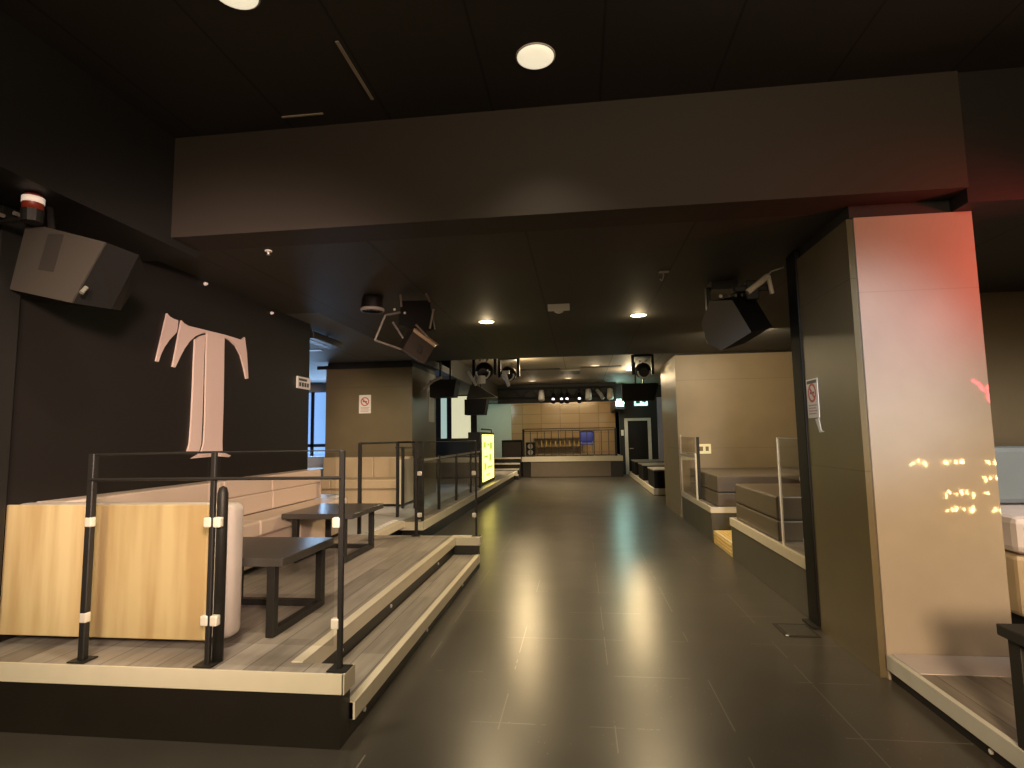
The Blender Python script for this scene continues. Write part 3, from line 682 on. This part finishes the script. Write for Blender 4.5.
MB().box(-1.75, -.52, 15.9, 16.15, 3.435, 3.449).box(.08, 1.2, 15.7, 15.95, 3.435, 3.449).build('slot', M_VBLACK, vg)
B('grille', M_VBLACK, -.50, .06, 16.3, 17.3, 3.42, 3.449, vg)
B('grille_edge', M_GREY, -.50, .06, 16.27, 16.299, 3.41, 3.449, vg)
eu = thing('emergency_light', 'white box with a dome on the low ceiling between the downlights', 'ceiling light', (-.2, 6.3, ZC))
B('box', M_WHITE, -.32, -.075, 6.19, 6.28, ZC-.062, ZC, eu)
MB().lathe((-.2, 6.32, ZC-.035), [(.06, 0), (.05, -.03), (.02, -.045)], 18).build('dome', M_WHITE, eu, True)
for x, y, z, lab in ((-2.387, 4.0, ZC, 'small white sprinkler on the ceiling behind the beam at left'),):
    t = thing('sprinkler', lab, 'sprinkler', (x, y, z))
    MB().lathe((x, y, z), [(.028, 0), (.028, -.008), (.008, -.012), (.008, -.03), (.016, -.034)], 14).build('head', M_WHITE, t)
for y, z, lab in ((4.66, 2.955, 'small white stud high on the black wall, left of the letter T'), (5.78, 2.93, 'small white stud high on the black wall, right of the letter T')):
    t = thing('wall_stud', lab, 'stud', (WL, y, z))
    MB().lathe((WL+.002, y, z), [(.018, 0), (.018, .012), (.008, .03)], 12, (1, 0, 0)).build('cap', M_WHITE, t)
hk = thing('ceiling_hook', 'small pale hook hanging from the low ceiling at right', 'hook', (.80, 5.12, ZC))
MB().tube([(.80, 5.12, ZC-.002), (.80, 5.12, ZC-.05), (.785, 5.12, ZC-.085), (.765, 5.12, ZC-.07)], .006, 8).build('hook', M_GREY, hk)
B('plate', M_GREY, .76, .85, 5.09, 5.15, ZC-.006, ZC-.001, hk)
tk = thing('heater', 'dark slim unit hanging at the end of the black wall', 'heater', (-3.6, 7.2, ZC))
B('body', M_METAL, -3.66, -3.42, 6.85, 7.75, 2.84, 2.93, tk, .01)
B('light_strip', M_GREY, -3.56, -3.53, 6.9, 7.5, 2.835, 2.839, tk)
MB().box(-3.56, -3.54, 7.0, 7.02, 2.93, ZC-.001).box(-3.56, -3.54, 7.5, 7.52, 2.93, ZC-.001).build('hanger', M_METAL, tk)
tag(B('ceiling_vent', M_GREY, -4.9, -4.2, 8.6, 8.75, ZC-.01, ZC-.001), 'pale flat vent on the blue grey ceiling above the far beige bench', 'vent')

# ------------------------------------------------------------------ loudspeakers and stage lights
def V(*a): return Vector(a)
# left loudspeaker, tilted down, front grille facing the camera
ls = thing('loudspeaker', 'tilted black loudspeaker with grey grille high on the left wall', 'loudspeaker', (-2.95, 2.8, 2.5))
ftl, ftr, fbr, fbl = V(-3.17, 2.80, 2.795), V(-2.655, 2.80, 2.645), V(-2.93, 2.88, 2.325), V(-3.345, 2.88, 2.425)
nb = V(.10, .33, -.03)
sh_ = V(.04, 0, -.02)
cab = MB().hexa([ftl, ftr, fbr, fbl], [ftl+nb*.4, ftr+nb*.4+V(.05, 0, -.02), fbr+nb*.4+V(.09, 0, -.0), fbl+nb*.4+V(.0, 0, -.03)])
cab.hexa([ftl+nb*.4, ftr+nb*.4+V(.05, 0, -.02), fbr+nb*.4+V(.09, 0, 0), fbl+nb*.4+V(0, 0, -.03)], [ftl+nb*.9+V(0, 0, -.08), ftr+nb*.9+V(-.1, 0, -.05), fbr+nb*.9+V(-.05, 0, .05), fbl+nb*.9+V(.05, 0, .08)])
cab.build('cabinet', M_SPK, ls)
n0 = V(0, -.012, 0)
def lerp(a, b, t): return a+(b-a)*t
MB().hexa([ftl+n0, ftr+n0, fbr+n0, fbl+n0], [ftl+n0*.1, ftr+n0*.1, fbr+n0*.1, fbl+n0*.1]).build('grille', M_GRILLE, ls)
c0 = lerp(lerp(ftl, ftr, .4), lerp(fbl, fbr, .4), .05); c1 = lerp(lerp(ftl, ftr, .4), lerp(fbl, fbr, .4), .6)
MB().hexa([c0+V(-.05, -.016, 0), c0+V(.05, -.016, -.01), c1+V(.07, -.016, -.02), c1+V(-.03, -.016, 0)], [c0+V(-.05, -.012, 0), c0+V(.05, -.012, -.01), c1+V(.07, -.012, -.02), c1+V(-.03, -.012, 0)]).build('badge', mat('dark_grey_badge', (.03, .026, .022), .6), ls)
MB().tube([(-3.1, 2.88, 2.77), (-3.15, 2.9, 2.925)], .02, 8).build('bracket', M_METAL, ls)
MB().cyl((-2.80, 2.83, 2.40), (-2.80, 2.80, 2.36), .012, 8).build('knob', M_SILVER, ls)
bl = thing('beacon_lamp', 'small red and white lamp above the left loudspeaker', 'lamp', (-3.2, 2.72, 2.85))
MB().lathe((-3.06, 2.72, 2.83), [(.05, 0), (.052, .05), (.042, .09), (.015, .10)], 18).build('dome', M_RED, bl, True)
MB().lathe((-3.06, 2.72, 2.87), [(.053, 0), (.053, .035)], 18).build('white_band', mat('lit_white_band', (.9, .8, .7), .4, emit=(1, .8, .65), estr=.35), bl, True)
MB().lathe((-3.06, 2.72, 2.76), [(.05, 0), (.055, .07)], 16).cyl((-3.06, 2.72, 2.79), (-3.33, 2.74, 2.79), .02, 8).cyl((-3.33, 2.74, 2.79), (-3.39, 2.74, 2.79), .035, 8).build('mount', M_METAL, bl)
for x in (-3.22, -3.12): MB().cyl((x, 2.70, 2.80), (x, 2.67, 2.80), .012, 8).build('bolt', M_SILVER, bl)

# right loudspeaker
rs = thing('loudspeaker', 'dark wedge loudspeaker with grey front hanging by the right pole', 'loudspeaker', (1.45, 5.3, 2.5))
fp = [V(1.20, 5.13, 2.70), V(1.395, 5.13, 2.70), V(1.545, 5.13, 2.40), V(1.28, 5.13, 2.245), V(1.16, 5.13, 2.31), V(1.12, 5.13, 2.50)]
bp_ = [p + V(.28, .30, .10) for p in fp]
MB().hexa([p+V(0, .012, 0) for p in fp], bp_).build('cabinet', M_SPK, rs)
MB().hexa(fp, [p+V(0, .011, 0) for p in fp]).build('grille', M_GRILLE, rs)
MB().box(1.55, 1.66, 5.22, 5.34, 2.72, 2.90, .01).box(1.45, 1.745, 5.24, 5.32, 2.80, 2.86, .01).build('bracket', M_METAL, rs)
MB().tube([(1.55, 5.2, 2.78), (1.74, 5.2, 2.925)], .028, 8).tube([(1.74, 5.2, 2.925), (1.765, 5.2, 2.76)], .02, 8).build('bracket_glint', M_TRIM, rs)  # cream tubes stand in for bright reflections on the bracket
MB().tube([(1.70, 5.2, 2.90), (1.76, 5.18, 2.96), (1.86, 5.15, 2.985)], .008, 6).build('cable', M_SILVER, rs)

def moving_head(label, x, y, z, s=1.0):
    """a yoke-mounted stage light hanging from (x,y,z)"""
    t = thing('moving_head_light', label, 'stage light', (x, y, z))
    B('base', M_METAL, x-.13*s, x+.13*s, y-.10*s, y+.10*s, z-.09*s, z, t)
    for sx in (-1, 1): B('yoke_arm', M_METAL, x+sx*.15*s-.02*s, x+sx*.15*s+.02*s, y-.045*s, y+.045*s, z-.36*s, z-.05*s, t, .01*s)
    MB().lathe((x, y+.10*s, z-.27*s), [(.05*s, 0), (.105*s, .03*s), (.125*s, .14*s), (.115*s, .22*s), (.09*s, .25*s)], 20, (0, -1, -.25)).build('head', M_SPK, t, True)
    MB().lathe((x, y-.145*s, z-.332*s), [(.085*s, 0), (.06*s, .015*s)], 20, (0, -1, -.25)).build('lens', mat('dark_lens_glass', (.02, .02, .025), .15), t)
    MB().tube([(x+.09*s*math.cos(a), y-.15*s-.0*s, z-.335*s+.09*s*math.sin(a)) for a in [PI*(.95+1.1*k/10) for k in range(11)]], .012*s, 6).build('lens_rim', M_WHITE, t)
    for sx in (-1, 1): MB().cyl((x+sx*.05*s, y-.10*s, z-.16*s), (x+sx*.05*s, y-.125*s, z-.17*s), .016*s, 8).build('knob', M_WHITE, t)
    return t
moving_head('black moving head light above the right wedge loudspeaker', 1.44, 5.62, ZC, .95)
# left cluster
pc_ = thing('spot_light', 'short black can light on the ceiling beside the left speaker cluster', 'stage light', (-2.1, 5.5, ZC))
MB().lathe((-2.11, 5.5, ZC), [(.10, 0), (.112, -.04), (.115, -.13), (.105, -.16)], 20).build('can', M_SPK, pc_, True)
MB().lathe((-2.11, 5.5, ZC-.13), [(.119, 0), (.124, -.012), (.118, -.03)], 20).build('rim', M_GREY, pc_, True)
cl = thing('loudspeaker', 'box loudspeaker hanging on a bracket from the low ceiling at left', 'loudspeaker', (-1.68, 5.5, 2.6))
a0, a1, a2, a3 = V(-1.655, 5.44, 2.60), V(-1.43, 5.44, 2.43), V(-1.555, 5.52, 2.265), V(-1.79, 5.52, 2.425)
dpt = V(-.13, .24, .05)
MB().hexa([a0, a1, a2, a3], [p+dpt for p in (a0, a1, a2, a3)]).build('cabinet', mat('brown_black_cabinet', (.045, .034, .027), .5), cl)
MB().hexa([a0+V(.01, -.006, .02), a1+V(.01, -.006, .02), a1+V(0, 0, -.012), a0+V(0, 0, -.012)], [a0+V(.02, .08, .035), a1+V(.02, .08, .03), a1+V(0, .06, .01), a0+V(0, .06, .01)]).build('lit_edge', M_TAN, cl)  # light along the cabinet edge, painted as a tan strip
mdl = lerp(lerp(a0, a1, .55), lerp(a3, a2, .55), .45)
MB().hexa([mdl+V(.0, -.012, .07), mdl+V(.04, -.012, .04), mdl+V(0, -.003, -.07), mdl+V(-.035, -.003, -.05)], [mdl+V(0, .01, .07), mdl+V(.04, .01, .04), mdl+V(0, .02, -.07), mdl+V(-.035, .02, -.05)]).build('port', M_VBLACK, cl)
MB().hexa([V(-1.80, 5.5, 2.93), V(-1.50, 5.5, 2.92), V(-1.45, 5.5, 2.62), V(-1.60, 5.5, 2.60), V(-1.83, 5.5, 2.68)], [V(-1.80, 5.56, 2.93), V(-1.50, 5.56, 2.92), V(-1.45, 5.56, 2.62), V(-1.60, 5.56, 2.60), V(-1.83, 5.56, 2.68)]).build('back_plate', M_SPK, cl)
for p, q in (((-1.80, 5.47, ZC-.002), (-1.79, 5.47, 2.86)), ((-1.53, 5.47, ZC-.002), (-1.49, 5.47, 2.90)), ((-1.96, 5.47, 2.78), (-2.07, 5.47, 2.52)), ((-1.88, 5.47, 2.70), (-1.77, 5.47, 2.53)), ((-1.45, 5.47, 2.82), (-1.49, 5.47, 2.62)), ((-1.95, 5.47, 2.78), (-1.80, 5.47, 2.80)), ((-1.63, 5.45, 2.66), (-1.50, 5.45, 2.52)), ((-2.07, 5.47, 2.52), (-1.80, 5.5, 2.42))):
    MB().cyl(p, q, .012, 8).build('bracket_bar', mat('dull_steel', (.16, .145, .125), .45), cl)
for p in ((-1.75, 5.46, 2.79), (-1.86, 5.46, 2.83)): MB().lathe(p, [(.014, 0), (.010, .01)], 10, (0, -1, 0)).build('bolt', M_WHITE, cl)

# far hanging equipment
def hang_box(name, label, cat, x0, x1, y0, y1, z0, z1, zc, m, taper=0.0):
    t = thing(name, label, cat, ((x0+x1)/2, (y0+y1)/2, zc))
    MB().hexa([V(x0, y0, z1), V(x1, y0, z1), V(x1-taper, y0, z0), V(x0, y0, z0)], [V(x0, y1, z1), V(x1, y1, z1), V(x1-taper, y1, z0), V(x0, y1, z0)]).build('cabinet', m, t)
    MB().box((x0+x1)/2-.12, (x0+x1)/2-.09, (y0+y1)/2-.02, (y0+y1)/2+.02, z1, zc).box((x0+x1)/2+.09, (x0+x1)/2+.12, (y0+y1)/2-.02, (y0+y1)/2+.02, z1, zc).build('hanger', M_METAL, t)
    B('yoke', M_METAL, x0+.03, x1-.03, (y0+y1)/2-.03, (y0+y1)/2+.03, z1, z1+.03, t)
    return t
hang_box('loudspeaker', 'black hanging loudspeaker right of the khaki column', 'loudspeaker', -3.0, -2.45, 11.0, 11.4, 2.34, 2.68, 3.45, M_SPK, .06)
hang_box('loudspeaker', 'smaller black loudspeaker hanging lower and farther, left of the stage wall', 'loudspeaker', -2.95, -2.36, 14.2, 14.6, 2.10, 2.50, 3.45, M_SPK, .07)
hb = thing('projection_screen_case', 'grey tapered case hanging between the two far left loudspeakers', 'case', (-2.1, 12.5, 3.45))
MB().hexa([V(-2.45, 12.5, 2.70), V(-2.38, 12.5, 2.75), V(-1.85, 12.5, 2.42), V(-2.55, 12.5, 2.40)], [V(-2.45, 12.8, 2.70), V(-2.38, 12.8, 2.75), V(-1.85, 12.8, 2.42), V(-2.55, 12.8, 2.40)]).build('case', M_GRILLE, hb)
MB().box(-2.42, -2.39, 12.6, 12.63, 2.72, 3.448).build('hanger', M_METAL, hb)
MB().tube([(-3.10, 10.9, 2.50), (-2.9, 10.9, 2.66), (-2.75, 11.0, 2.74)], .03, 8).build('speaker_bracket', M_GREY)
tag(bpy.data.objects['speaker_bracket'], 'grey arm reaching from the khaki column to the hanging loudspeaker', 'bracket')
moving_head('leftmost of the far moving head lights left of the aisle', -2.05, 12.1, 3.45, 1.6)
moving_head('far moving head light left of the aisle, beside the white tipped one', -1.62, 13.0, 3.45, 1.5)
moving_head('far moving head light right of the aisle, by the tan column', 1.50, 13.2, 3.45, 1.5)
mh = MB().tube([(-1.62, 12.1, 2.95), (-1.52, 12.1, 2.62)], [.05, .035], 10).tube([(-1.66, 12.1, 2.93), (-1.50, 12.1, 2.93)], .04, 10)
tag(mh.build('lamp_clamp', M_WHITE), 'white clamp arm hanging beside the far left moving heads', 'clamp')
tag(MB().tube([(-2.06, 11.7, 2.82), (-2.06, 11.7, 2.66)], .09, 12).build('lamp_can', M_WHITE), 'white lamp can hanging in front of the far left moving heads', 'lamp')
tag(MB().tube([(-2.34, 11.7, 2.92), (-2.17, 11.7, 2.62)], .03, 8).build('lamp_clamp', M_TRIM), 'cream bar slanting left of the white lamp can', 'clamp')
# teal-black box right of the aisle
hang_box('loudspeaker', 'dark tapered loudspeaker hanging above the far exit sign', 'loudspeaker', 1.15, 2.1, 15.0, 15.4, 2.42, 2.86, 3.45, M_SPK, .12)

# truss over the stage
tr = thing('lighting_truss', 'dark lighting truss across the front of the stage', 'truss', (-.7, 20.4, 3.45))
B('bulkhead', M_VBLACK, -3.0, 1.35, 20.6, 20.75, 2.76, 3.44, tr)
for z in (2.95, 3.28): MB().cyl((-3.0, 20.45, z), (1.3, 20.45, z), .03, 8).build('chord', M_METAL, tr)
zz = MB(); n = 14
for k in range(n):
    x = -3.0 + 4.3*k/n; zz.cyl((x, 20.45, 2.95 if k % 2 else 3.28), (x+4.3/n, 20.45, 3.28 if k % 2 else 2.95), .014, 6)
zz.build('lattice', M_METAL, tr)
lampspec = [(-1.35, 'white'), (-.92, 'spark'), (-.62, 'spark'), (-.42, 'spark'), (.02, 'spark'), (.35, 'white'), (.66, 'dark'), (1.12, 'pale')]
names = {'white': 'white can light hanging from the stage truss', 'spark': 'small black spot with lit lens on the stage truss', 'dark': 'tilted dark can light on the stage truss', 'pale': 'pale can light at the right end of the stage truss'}
order = ['farthest left white', 'leftmost lit small', 'second from left lit small', 'third from left lit small', 'rightmost lit small', 'right hand white', 'tilted dark', 'pale rightmost']
for (x, kd), od in zip(lampspec, order):
    t = thing('truss_light', od + ' light hanging from the stage truss', 'stage light', (x, 20.35, 3.2), 'lights on the stage truss')
    mm = {'white': M_WHITE, 'pale': M_TRIM, 'spark': M_SPK, 'dark': M_GREY}[kd]
    zt = 3.17
    if kd == 'spark': zt = 3.05
    MB().tube([(x, 20.36, zt), (x+(.12 if kd == 'dark' else 0), 20.28, zt-.16), (x+(.2 if kd == 'dark' else 0), 20.2, zt-.33)], [.10, .11, .12] if kd in ('white', 'pale') else .07, 12).build('can', mm, t, True)
    MB().cyl((x, 20.405, 3.22), (x, 20.34, zt), .02, 8).build('clamp', M_METAL, t)
    if kd == 'spark': MB().lathe((x, 20.19, zt-.2), [(.05, 0), (.03, .02)], 12, (0, -1, -.3)).build('lens', mat('lit_spot_lens', (.9, .8, .9), .3, emit=(1, .85, .95), estr=2.5), t)

# ------------------------------------------------------------------ behind the camera: seen only as reflections in the glossy column
bk = thing('bar_counter', 'bar front hung with rows of warm string bulbs', 'bar', (5.7, -1.5, .149))
B('counter', mat('backlit_amber_front', (.42, .30, .13), .3, emit=(1, .62, .22), estr=.55), 4.93, 6.6, -1.9, -1.55, .149, 1.10, bk)
B('counter_top', M_VBLACK, 4.85, 6.7, -1.95, -1.45, 1.10, 1.16, bk)
for z, segs in ((1.02, ((4.93, 5.15), (5.40, 5.70), (5.97, 6.45))), (.80, ((5.9, 6.4),)), (.56, ((5.38, 5.79), (5.92, 5.96))), (.34, ((5.37, 5.75), (6.0, 6.4)))):
    bu = MB()
    for xa, xb in segs:
        x = xa
        while x < xb:
            h = random.uniform(.008, .05); zz_ = z+random.uniform(-.03, .03)
            bu.lathe((x, -1.53, zz_), [(.003, h), (.008, h*.3), (.010, 0), (.008, -h*.3), (.003, -h)], 8); x += random.choice((.03, .045, .07, .09))
    bu.build('string_lights', M_BULB, bk)
nn = thing('neon_sign', 'red neon squiggle on the right wall', 'neon sign', (6.0, -2, 2.1))
MB().tube([(5.85, -1.5, 2.24), (5.95, -1.5, 2.18), (6.0, -1.5, 2.08), (6.08, -1.5, 2.16), (6.06, -1.5, 1.98), (6.1, -1.5, 1.9)], .02, 8).build('tube', M_NEON, nn)
MB().cyl((5.98, -1.52, 2.12), (5.98, -1.56, 2.12), .03, 8).box(5.7, 6.3, -1.6, -1.56, 1.85, 2.3).box(5.9, 6.1, -1.6, -1.56, 1.16, 1.85).build('backing', M_VBLACK, nn)

# ------------------------------------------------------------------ lights
def light(kind, name, loc, energy, col, size=.2, target=None, spot=None, blend=.6, sizey=None):
    l = bpy.data.lights.new(name, kind); l.energy = energy; l.color = col
    if kind == 'AREA':
        l.size = size
        if sizey: l.shape = 'RECTANGLE'; l.size_y = sizey
    else: l.shadow_soft_size = size
    if kind == 'SPOT': l.spot_size = spot; l.spot_blend = blend
    o = bpy.data.objects.new(name, l); COL.objects.link(o); o.location = loc
    if target is not None:
        o.rotation_euler = (Vector(target)-Vector(loc)).to_track_quat('-Z', 'Y').to_euler()
    return o
WARM = (1, .78, .48)
for x, y in ((-1.153, 6.99), (.765, 6.97)):
    light('SPOT', 'downlight_beam', (x, y, ZC-.04), 230, (1, .76, .43), .09, (x, y, 0), 2.3, .5)
    light('POINT', 'downlight_glow', (x, y, ZC-.10), 4, (1, .76, .43), .05)
light('POINT', 'far_downlight_bulb', (1.543, 16.6, 3.15), 70, WARM, .10)
light('SPOT', 'far_downlight_beam', (1.543, 16.55, 3.36), 270, (1, .74, .38), .10, (.75, 4.5, 0), .75, .8)
light('POINT', 'far_downlight_bulb', (-1.40, 13.6, 3.05), 65, WARM, .10)
light('SPOT', 'far_downlight_beam', (-1.40, 13.55, 3.2), 200, (1, .72, .34), .10, (-.45, 3.8, 0), .7, .8)
for x, y in ((-1.6, 19.3), (-.34, 18.7), (.47, 15.5)):
    light('SPOT', 'far_dim_beam', (x, y, 3.40), 620, WARM, .12, (x, y, 0), 1.7, .9)
    light('POINT', 'far_dim_glow', (x, y, 3.15), 7, WARM, .12)
# the two large lamps in the near ceiling
light('SPOT', 'near_lamp_beam', (-.20, 3.11, 3.72), 60, (1, .84, .60), .11, (-.2, 3.0, 0), 1.9, .9)
light('SPOT', 'near_lamp_beam', (-1.66, 2.42, 3.72), 260, (1, .84, .60), .11, (-1.66, 2.6, 0), 2.1, .9)
light('POINT', 'near_ceiling_fill', (1.0, 1.9, 3.35), 7, (1, .93, .74), .2)  # added light without a fixture, lifts the near ceiling at right
# unseen fill lights added behind the camera
light('SPOT', 'front_fill_warm', (-.9, -.8, 2.6), 640, (1, .82, .54), .3, (-2.5, 3.3, .8), .95, .6)
light('SPOT', 'front_fill_rose', (1.2, -1.6, 2.6), 2300, (1, .70, .58), .3, (-3.2, 4.8, 1.5), .56, .6)
light('AREA', 'front_fill_tan', (.8, -2.5, 3.2), 105, (1, .75, .48), 1.0, (0, 3.6, 2.6))
light('SPOT', 'column_fill_cool', (1.1, .4, 2.6), 520, (.88, .93, 1), .15, (1.80, 3.79, 1.9), .5, 1)  # three unseen tinted fills added to colour the near column
light('SPOT', 'column_fill_red', (3.4, 2.9, 2.5), 105, (1, .10, .08), .12, (2.40, 3.79, 2.55), 1.3, 1)
light('SPOT', 'column_fill_amber', (1.2, .5, 1.25), 420, (1, .70, .40), .2, (2.25, 3.79, .75), .85, 1)
light('SPOT', 'sofa_fill', (4.0, 2.6, 3.2), 420, (1, .84, .66), .2, (4.0, 5.0, 1.2), 1.5, .8)  # added fill with no fixture, brightens the sofa corner
# daylight through the far-left window
light('AREA', 'window_daylight', (-6.6, 13.8, 1.9), 90, (.42, .66, 1), 1.8, (-5.2, 6, 1.2))
# stage and far room
light('AREA', 'stage_wash', (-.4, 21.2, 3.35), 112, (1, .72, .38), 2.2, (-.4, 24.5, 1.2), sizey=.4)
light('POINT', 'emergency_glow', (1.5, 20.6, 2.7), 16, (.6, 1, .88), .12)
light('AREA', 'teal_room_lamp', (-3.6, 22.5, 2.9), 26, (.75, 1, .92), .8, (-3.6, 24.6, 1.5))
light('AREA', 'far_column_fill', (2.4, 8.2, 2.93), 75, (1, .80, .52), .8, (2.5, 10.5, 1.0))  # added fill for the tan column and its benches
light('SPOT', 'left_bench_fill', (-3.2, 7.4, 2.90), 190, (1, .80, .52), .1, (-3.8, 10.0, .9), 1.3, .9)  # added fill for the far beige bench, no fixture there

w = bpy.data.worlds.new('world'); SC.world = w; w.use_nodes = True
w.node_tree.nodes['Background'].inputs[0].default_value = (1, .85, .7, 1); w.node_tree.nodes['Background'].inputs[1].default_value = .0
SC.view_settings.view_transform = 'Standard'; SC.view_settings.look = 'None'; SC.view_settings.gamma = 1
SC.view_settings.exposure = 0; SC.view_settings.use_curve_mapping = False
